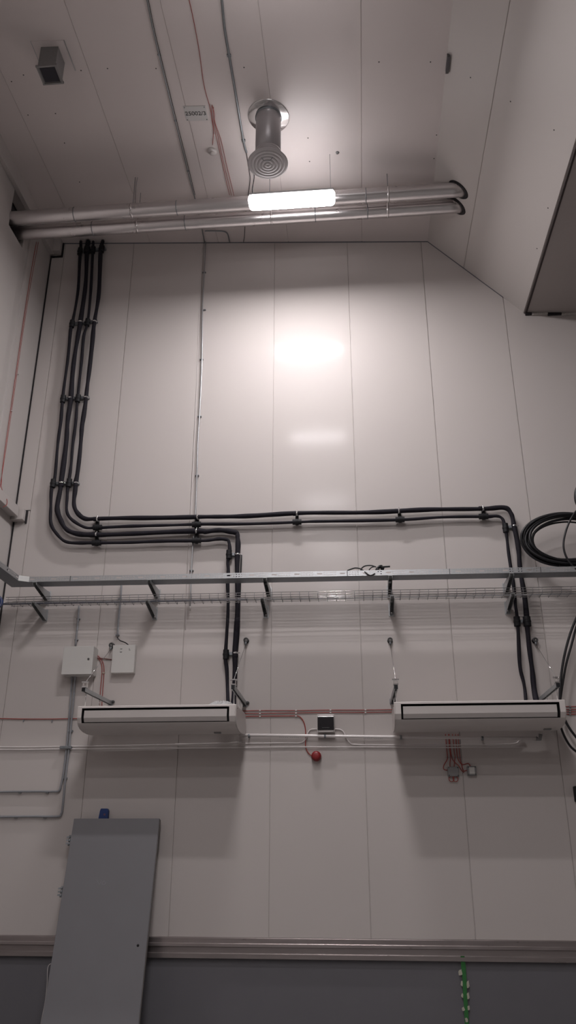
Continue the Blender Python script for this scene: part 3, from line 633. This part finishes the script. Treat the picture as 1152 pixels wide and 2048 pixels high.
arm(1078, 1402, 1116, 1368, (1069, 1282), 'over the right end of the right unit', 'right of the two pipes down to the right unit', 'down to the right end of the right unit')

# crumpled plastic film on top of the units
def film(c, sx, sy, h, label):
    m = MB(); nx, ny = 16, 8; vs = []
    for i in range(nx+1):
        for j in range(ny+1):
            u, v = i/nx, j/ny; e = math.sin(math.pi*u)*math.sin(math.pi*v)
            vs.append((c[0]+(u-.5)*sx+random.uniform(-.01, .01), c[1]+(v-.5)*sy+random.uniform(-.01, .01), c[2]+.003+h*(e**.6)*random.uniform(.45, 1)))
    m.add(vs, [(i*(ny+1)+j, (i+1)*(ny+1)+j, (i+1)*(ny+1)+j+1, i*(ny+1)+j+1) for i in range(nx) for j in range(ny)], False)
    tag(m.build('plastic_film', 'bag', loc=c, solid=.001), label, 'packaging')
film((ax1-.17, -.60, azt), .30, .2, .075, 'crumpled clear plastic film on top of the left unit')
film((bx1-.42, -.60, bzt), .20, .16, .03, 'scrap of clear plastic film on top of the right unit')

# ------------------------------------------------------------------ JUNCTION BOXES UNDER THE RIGHT UNIT
def jbox(xa, ya, xb, yb, label, m_='box'):
    a = W(xa, ya, .05); b = W(xb, yb, .05); cx_, cz_ = (a.x+b.x)/2, (a.z+b.z)/2
    t = thing('junction_box', label, 'electrical box', (cx_, 0, cz_))
    MB().box((cx_, -.02, cz_), (b.x-a.x, .04, a.z-b.z)).build('body', m_, t, bevel=.005)
    MB().box((cx_, -.045, cz_), (b.x-a.x-.006, .01, a.z-b.z-.006)).build('lid', m_, t, bevel=.004)
    for sx in (-1, 1):
        for sz in (-1, 1): MB().lathe((cx_+sx*((b.x-a.x)/2-.012), -.05, cz_+sz*((a.z-b.z)/2-.012)), [(.006, 0), (.005, .003), (0, .003)], (0, -1, 0), 8).build('screw', 'ink', t)
    return t
jbox(895, 1533, 919, 1553, 'left shade-grey junction box with red cables, low under the right unit', 'dvent')  # white boxes, with the shade under the unit put into their grey
t = jbox(934, 1532, 954, 1551, 'right pale junction box in a shade-grey ring, low under the right unit', 'dvent')
a = W(944, 1541, .055); MB().box(a, (.055, .006, .065)).build('cover_label', 'box', t, bevel=.01)
rc = [((891, 1468), (893, 1495), (895, 1514), (894, 1520), (888, 1530), (887, 1537), (891, 1540), (897, 1540)),
      ((897, 1468), (899, 1495), (901, 1514), (900, 1525), (900, 1535)),
      ((898, 1468), (901, 1500), (904, 1516), (909, 1524), (917, 1531), (922, 1539), (928, 1545)),
      ((905, 1468), (908, 1500), (910, 1514), (909, 1524), (908, 1534)),
      ((911, 1468), (913, 1495), (915, 1514), (919, 1524), (926, 1529), (936, 1527), (941, 1532)),
      ((916, 1468), (918, 1495), (920, 1514), (922, 1525), (927, 1541), (932, 1541), (936, 1541))]
for i, (pp, nm) in enumerate(zip(rc, ('leftmost, looping into the left box side', 'second from left, straight into the left box', 'third from left, crossing to the wire knot', 'fourth from left, into the left box top', 'fifth from left, arching over to the right box', 'rightmost, into the right box side'))):
    run('cable', Wc(*pp, o=.014), .0045, 'red', 'red cable under the right unit, '+nm, 'cable', group='red cables under the right unit', clips=[W(pp[2][0], 1515, .01)], clipm='pvcgrey', clipsz=(.02, .014, .012), k=4)
for (cxp, nm) in ((903, 'left'), (911, 'right')):
    q = W(cxp, 1558, .03); tag(MB().tube([q+Vector((math.cos(k_*math.pi/8)*.026, 0, math.sin(k_*math.pi/8)*.026)) for k_ in range(16)], .004, 6, closed=True).build('cable_loop', 'red', loc=q), nm+' small loop of dark red cable hanging under the left junction box', 'cable')

# ------------------------------------------------------------------ CABLE TRAYS
TO0, TO1 = .25, .43
tz = W(700, 1152, TO1).z; tx1 = 3.6
pL = W(57, 1168, TO1); xc = pL.x
t = thing('cable_tray', 'long perforated steel cable tray crossing the wall above the wire tray', 'cable tray', (0, -TO0, tz))
def tilt(x): return tz+ (x-0)*(-.0)+ .008*(-x)
def side_wall(a, b, m):                     # perforated upright between two floor points
    a, b = Vector(a), Vector(b); d = b-a; ln = d.length; d.normalize(); per = .25
    cuts = [0.0]; kinds = []
    x = 0.0
    pat = [(.010, 0), (.055, 2)]+[(.015, 0), (.015, 1)]*5+[(.035, 0)]
    while x < ln-1e-4:
        for w_, k_ in pat:
            x2 = min(x+w_, ln)
            if x2 > x: cuts.append(x2); kinds.append(k_)
            x = x2
    hs = [0, .013, .022, .030, .039, .048, .060]
    hole = {1: (2,), 2: (2, 3)}
    vs = [a+d*c+Vector((0, 0, h)) for c in cuts for h in hs]; n = len(hs)
    fs = []
    for i, k_ in enumerate(kinds):
        for j in range(n-1):
            if k_ == 2 and j in (2, 3): continue
            if k_ == 1 and j in (1, 4): continue
            fs.append((i*n+j, (i+1)*n+j, (i+1)*n+j+1, i*n+j+1))
    m.add(vs, fs)
FL = Vector((xc, -TO1, tilt(xc))); FR = Vector((tx1, -TO1, tilt(tx1)))
c1 = Vector((xc-.10, -TO1-.06, tilt(xc)))
cE = Vector((xc-.10, -3.2, tilt(xc)))
m = MB(); side_wall(FL, FR, m); side_wall(c1, cE, m); m.build('front_side', 'galv', t, solid=.002)
m = MB(); m.add([FL, c1, c1+Vector((0, 0, .062)), FL+Vector((0, 0, .062))], [(0, 1, 2, 3)]); m.build('corner_plate', mat('zinc_corner', (.42, .42, .41), .45, metal=.8), t, solid=.003)
bc = W(23, 1179, TO0); ox = max(bc.x, XL+.04)
BL = Vector((ox, -TO0, tilt(xc))); BR = Vector((tx1, -TO0, tilt(tx1))); bE = Vector((ox, -3.2, tilt(xc)))
m = MB(); side_wall(BL, BR, m); side_wall(BL, bE, m); m.build('back_side', 'galv', t, solid=.002)
m = MB(); m.add([BL, BR, FR, FL, c1, cE, bE], [(0, 1, 2, 3), (0, 3, 4), (0, 4, 5, 6)]); m.build('tray_floor', 'galvd', t, solid=.002)
# joints
for x in (141, 695, 900, 1083):
    q = W(x, 1152, TO1+.004); q.z = tilt(q.x)+.03; MB().box(q, (.006, .004, .06)).build('joint', 'ink', t)

WO0, WO1 = .19, .37
wz = W(700, 1192, WO1).z
x0w = W(8, 1200, WO1).x+.02
t = thing('wire_tray', 'open wire mesh cable tray running below the perforated tray', 'cable tray', (x0w, -WO1, wz))
def wt(x): return wz-.006*x
m = MB(); r_ = .0034
for o_, dz in ((WO1, .058), (WO1, .030), (WO1, .0), (WO1-.05, 0), (WO1-.10, 0), (WO0+.02, 0), (WO0, .03), (WO0, .058)):
    m.tube([(x0w, -o_, wt(x0w)+dz), (3.6, -o_, wt(3.6)+dz)], r_, 8)
m.build('long_wire', 'wire', t)
m = MB(); x = x0w+.03
while x < 3.6:
    z = wt(x); m.tube([(x, -WO1-.004, z+.06), (x, -WO1-.004, z-.004), (x, -WO0+.004, z-.004), (x, -WO0+.004, z+.06)], .0030, 6); x += .1
m.build('cross_wire', mat('dull_wire', (.30, .30, .31), .35, metal=.9), t)
run('cable', [(x, -.30, wt(x)+.004) for x in (XL+.05, -3.6, -3.0, -2.4, -1.9, -1.2)], .009, mat('blue_grey_cable', (.13, .145, .20), .45), 'blue grey cable lying in the left part of the wire tray', 'cable')
run('cable', [(x, -.27-.01*math.sin(x*3), wt(x)+.004) for x in (XL+.05, -3.3, -2.6, -1.5, 0, 1.2, 2.4, 3.5)], .006, mat('pale_grey_cable', (.32, .32, .33), .45), 'pale grey cable lying along the whole wire tray', 'cable')
for i, x in enumerate((60, 92, 122, 362)):
    pass

def bracket(px, py, length, zt_, kind, label):
    a = W(px, py, .0); x = a.x
    t = thing('cantilever_bracket', label, 'bracket', (x, 0, zt_), 'cantilever brackets under the cable trays')
    m = MB()
    for s_ in (-1, 1):
        xx = x+s_*.020
        prof = [(0, zt_-.004), (0, zt_-.115), (.03, zt_-.115), (length, zt_-.032), (length, zt_-.004)]
        m.prism([(xx, -a_, b_) for a_, b_ in prof], (.0025, 0, 0))
    m.build('arm_cheek', 'bracket', t)
    MB().box((x, -length/2, zt_-.003), (.042, length, .004)).build('arm_top', 'bracket', t)
    MB().box((x, -.004, zt_-.055), (.06, .008, .15)).build('wall_plate', 'galv', t, bevel=.002)
    MB().lathe((x, -.008, zt_-.085), [(.012, 0), (.012, .008), (0, .009)], (0, -1, 0), 6).build('bolt', 'chrome', t)
    MB().box((x, -length*.55, zt_-.02), (.030, .07, .006)).build('slot_bolt', 'chrome', t)
U = 'upper row bracket '; Lw = 'lower row bracket '
for px, nm in ((97, 'leftmost, near the tray corner'), (316, 'second from left, left of the slim vertical conduit'), (538, 'third from left, right of the two pipes'), (779, 'fourth from left, under the black cable knot'), (1012, 'rightmost, beside the pipes to the right unit')):
    x = W(px, 1190, 0).x
    bracket(px, 1190, TO1+.01, tilt(x)-.002, 0, 'perforated tray bracket, '+nm)
    px2 = px-6 if px < 700 else px+4
    x = W(px2, 1230, 0).x
    bracket(px2, 1230, WO1+.02, wt(x)-.008, 0, 'wire tray bracket, '+nm)

# black cable knot lying on the tray
def kp(x, y, o=.36): return W(x, y, o)
t = thing('cable_knot', 'tied bundle of black cable lying on the perforated tray', 'cable', kp(760, 1142))
rnd = random.Random(3); pts = []
for i in range(34):
    a = i*1.9; pts.append(kp(760, 1139, .37)+Vector((math.cos(a)*.042*rnd.uniform(.5, 1), math.sin(a*1.3)*.035, math.sin(a)*.045*rnd.uniform(.5, 1))))
MB().tube(smooth(pts, 5), .010, 8).build('bundle', 'cable', t)
MB().tube(smooth([kp(750, 1147, .44), kp(741, 1151, .445), kp(733, 1147, .44), kp(724, 1139, .4), kp(712, 1136, .36), kp(703, 1138, .34), kp(695, 1141, .34)], 6), .0075, 8).build('cable_end', 'cable', t)
MB().tube(smooth([kp(752, 1134, .37), kp(742, 1131, .36), kp(730, 1132, .36), kp(723, 1137, .36), kp(722, 1141, .36)], 6), .0075, 8).build('cable_end', 'cable', t)
MB().tube(smooth([kp(750, 1133, .37), kp(743, 1135, .36), kp(738, 1140, .36)], 6), .0065, 8).build('cable_end', 'cable', t)
MB().tube(smooth([kp(764, 1134, .37), kp(772, 1133.5, .36), kp(780, 1133, .36)], 6), .010, 8).build('cable_end', 'cable', t)

# ------------------------------------------------------------------ CABLE COIL AT RIGHT
cc = W(1133, 1078, .34); t = thing('cable_coil', 'large coil of thick black cable standing on the tray at the right edge', 'cable', cc)
specs = [(.485, .305, 0, 0, 0), (.46, .30, .012, .012, .02), (.475, .285, .03, -.01, -.02), (.44, .285, .02, .02, .03), (.45, .27, .05, .0, -.035), (.42, .27, .035, .02, .045), (.43, .255, .065, -.015, .01), (.47, .275, .015, .022, -.01), (.455, .262, .02, .028, .055)]
for i, (rx, rz, dx, dz, dy) in enumerate(specs):
    m = MB(); pts = []
    for k_ in range(56):
        a = 2*math.pi*k_/56
        flat = 1.0
        pts.append(cc+Vector((dx+math.cos(a)*rx*(1+.01*math.sin(3*a+i)), dy+.02*math.sin(a*2+i), dz+math.sin(a)*rz*(1+.02*math.sin(2*a+i*2)))))
    m.tube(pts, .0155, 10, closed=True); m.build('cable_turn', 'cable', t)
m = MB(); m.tube(smooth([cc+Vector((math.cos(a)*.39+.03, .05, math.sin(a)*.22)) for a in [q*.35+1.2 for q in range(9)]], 6), .010, 8); m.build('inner_turn', 'cable', t)
MB().tube([W(1118, 1115, .36), W(1119.5, 1137, .36)], .002, 5).build('tie_wire', 'ink', t)
run('cable', [W(x, y, .42) for x, y in ((1160, 1015), (1148, 1028), (1136, 1050), (1128, 1078), (1128, 1100), (1136, 1120), (1150, 1136), (1165, 1144))], .0115, 'cable', 'single loop of black cable in front of the large coil', 'cable', k=8)
run('cable', [W(x, y, .40) for x, y in ((1175, 950), (1156, 975), (1152, 995), (1158, 1012), (1175, 1020))], .022, 'cable', 'thick black cable end at the right edge above the coil', 'cable', k=8)
run('cable', [W(x, y, .16) for x, y in ((1175, 1190), (1152, 1238), (1138, 1275), (1127, 1320), (1121, 1365), (1120, 1400), (1127, 1432), (1140, 1458), (1165, 1490))], .013, 'cable', 'left of two black cables hanging down at the right edge', 'cable', k=8)
run('cable', [W(x, y, .13) for x, y in ((1180, 1200), (1156, 1245), (1143, 1290), (1132, 1330), (1125, 1370), (1120, 1405), (1117, 1440), (1122, 1455), (1130, 1475), (1143, 1495), (1165, 1512))], .012, 'cable', 'right of two black cables hanging down, passing behind the right unit', 'cable', k=8)
q = W(1153, 1588, .04); tag(MB().box(q, (.045, .07, .15)).build('wall_bracket', 'black', loc=q, bevel=.01), 'small black bracket cut by the right edge of the picture', 'bracket')

# ------------------------------------------------------------------ BLUE DRUM AT LEFT EDGE
q = L(-6, 1205, .09); q = W(-10, 1204, .55)
t = thing('blue_reel', 'round blue reel cut by the left edge beside the wire tray', 'reel', q)
MB().lathe(q, [(.0, .05), (.05, .05), (.055, .035), (.068, .03), (.078, .04), (.082, .03), (.082, -.03), (.078, -.04), (0, -.04)], (.25, -1, -.2), 32).build('reel_flange', 'blue', t)
MB().lathe(q, [(.074, .0395), (.0755, .0415), (.077, .0395)], (.25, -1, -.2), 32).build('rim_mark', 'white', t)
MB().tube([q, Vector((XL-.0, q.y+.05, q.z))], .015, 8).build('reel_axle', 'galvd', t)

# ------------------------------------------------------------------ LEANING DOOR
dl_t = W(148, 1637, .10); dr_t = W(319, 1637, .10)
dz_b = .0
wd = dr_t.x-dl_t.x
offb = .53
topc = Vector((dl_t.x, -.10, dl_t.z)); botc = Vector((dl_t.x+.0, -offb, 0.0))
bL = None
ax_ = (topc-botc); hgt = ax_.length; up_ = ax_.normalized(); sd = Vector((1, 0, 0)); nr = sd.cross(up_)*1.0
if nr.y > 0: nr = -nr
R_ = Matrix((sd, nr, up_)).transposed()
t = thing('leaning_door', 'grey door leaf leaning upright against the wall', 'door', botc)
cc_ = (topc+botc)/2+sd*wd/2
MB().box(cc_-nr*.02, (wd, .04, hgt), R_).build('door_leaf', 'door', t, bevel=.004)
MB().box(cc_+sd*(wd/2+.003)-nr*.022, (.006, .030, hgt-.02), R_).build('edge_band', 'dooredge', t)
def onD(px, py):
    return plane(px, py, nr, topc)
q = onD(276, 1891); MB().lathe(q, [(.012, -.001), (.012, .003), (0, .003)], nr, 16).build('keyhole', 'darkslot', t)
for (x, y) in ((145, 1680), (125, 1783)):
    q = onD(x, y); xx = topc.x
    h_ = MB()
    for k_ in (-1, 0, 1): h_.tube([Vector((xx-.018, q.y, q.z))-nr*.02+up_*(k_*.035-.014), Vector((xx-.018, q.y, q.z))-nr*.02+up_*(k_*.035+.014)], .011, 10)
    h_.box(Vector((xx-.008, q.y, q.z))-nr*.02, (.016, .006, .10), R_)
    for k_ in (-1, 0, 1): h_.box(Vector((xx-.036, q.y, q.z))-nr*.015+up_*k_*.03, (.03, .004, .016), R_)
    h_.build('hinge', 'galvd', t)
# chalk scribble
for pts in (((193, 1759), (196, 1764), (199, 1769), (203, 1760)), ((210, 1762), (206, 1763), (204, 1767), (207, 1769), (211, 1767), (210, 1764))):
    MB().tube(smooth([onD(x, y)+nr*.001 for x, y in pts], 4), .0012, 5).build('chalk_mark', 'chalk', t)
# blue item behind door top
a = W(206, 1624, .045)
t = thing('blue_wrap', 'small dark blue plastic piece poking up behind the leaning door', 'plastic piece', (a.x, -.045, a.z))
g_ = [W(202, 1617, .05), W(215, 1617, .05), W(217, 1621, .05), W(215, 1652, .05), W(194, 1652, .05), W(200, 1622, .05)]
MB().prism([(p.x, -.01, p.z) for p in g_], (0, -.05, 0)).build('wrap_body', 'blue', t, bevel=.006)
MB().box(W(209, 1629, .062), (.02, .003, .02)).build('wrap_label', mat('faded_print', (.12, .06, .10), .6), t)

# thin white cable beside the door
run('cable', [W(x, y, .05) for x, y in ((104, 1927), (98, 1930), (95, 1940), (94, 1970), (90, 2005), (84, 2035), (80, 2060))], .0035, 'pvc', 'thin white cable curling beside the leaning door', 'cable')

# ------------------------------------------------------------------ GREEN TAPE
t = thing('green_tape', 'green tape strip with torn white scraps down the grey base', 'tape', W(925, 1912, .04))
m = MB(); cl = [(925, 1912, 4), (927, 1935, 4.5), (929, 1960, 4), (930, 1990, 4), (932, 2015, 4), (934, 2060, 4)]; vs = []
for x, y, h in cl:
    o_ = .036 if y < 1923 else .0135
    vs += [W(x-h, y, o_), W(x+h, y, o_)]
m.add(vs, [(2*i, 2*i+2, 2*i+3, 2*i+1) for i in range(len(cl)-1)]); m.build('tape_strip', 'green', t, solid=.0015)
for (x, y, w_, h_, a_, mm) in ((921, 1945, 8, 9, .2, 'masking'), (936, 1969, 5, 11, .2, 'masking'), (924, 1967, 4, 9, -.3, 'masking'), (936, 1992, 5, 10, .15, 'masking'), (925, 1991, 4, 7, -.5, 'masking'), (927, 2018, 6, 6, .4, 'masking'), (937, 2016, 5, 7, 0, 'masking'), (933, 2040, 7, 7, .1, 'masking'), (922, 1921, 4, 5, .6, 'masking')):
    q = W(x, y, .018); m = MB(); s_ = .0052
    cr = [(-.5, -.45), (.1, -.5), (.5, -.35), (.42, .3), (.5, .5), (-.2, .45), (-.45, .2)]
    ring = [(q.x+(u*math.cos(a_)-v*math.sin(a_))*w_*s_, -.016+.012*abs(u), q.z+(u*math.sin(a_)+v*math.cos(a_))*h_*s_) for u, v in cr]
    m.add([(r0_, y0-.002, z0) for r0_, y0, z0 in ring], [tuple(range(len(ring)))]); m.build('torn_scrap', mm, t, solid=.001)

# ------------------------------------------------------------------ world and view
w = bpy.data.worlds.new('hall_air'); SC.world = w; w.use_nodes = True
w.node_tree.nodes['Background'].inputs[0].default_value = (0, 0, 0, 1)
SC.view_settings.view_transform = 'Standard'; SC.view_settings.look = 'None'; SC.view_settings.gamma = 1; SC.view_settings.use_curve_mapping = False
SC.view_settings.exposure = 1.02
SC.cycles.max_bounces = 8; SC.cycles.diffuse_bounces = 5; SC.cycles.glossy_bounces = 4
SC.cycles.sample_clamp_indirect = 8; SC.cycles.use_denoising = True
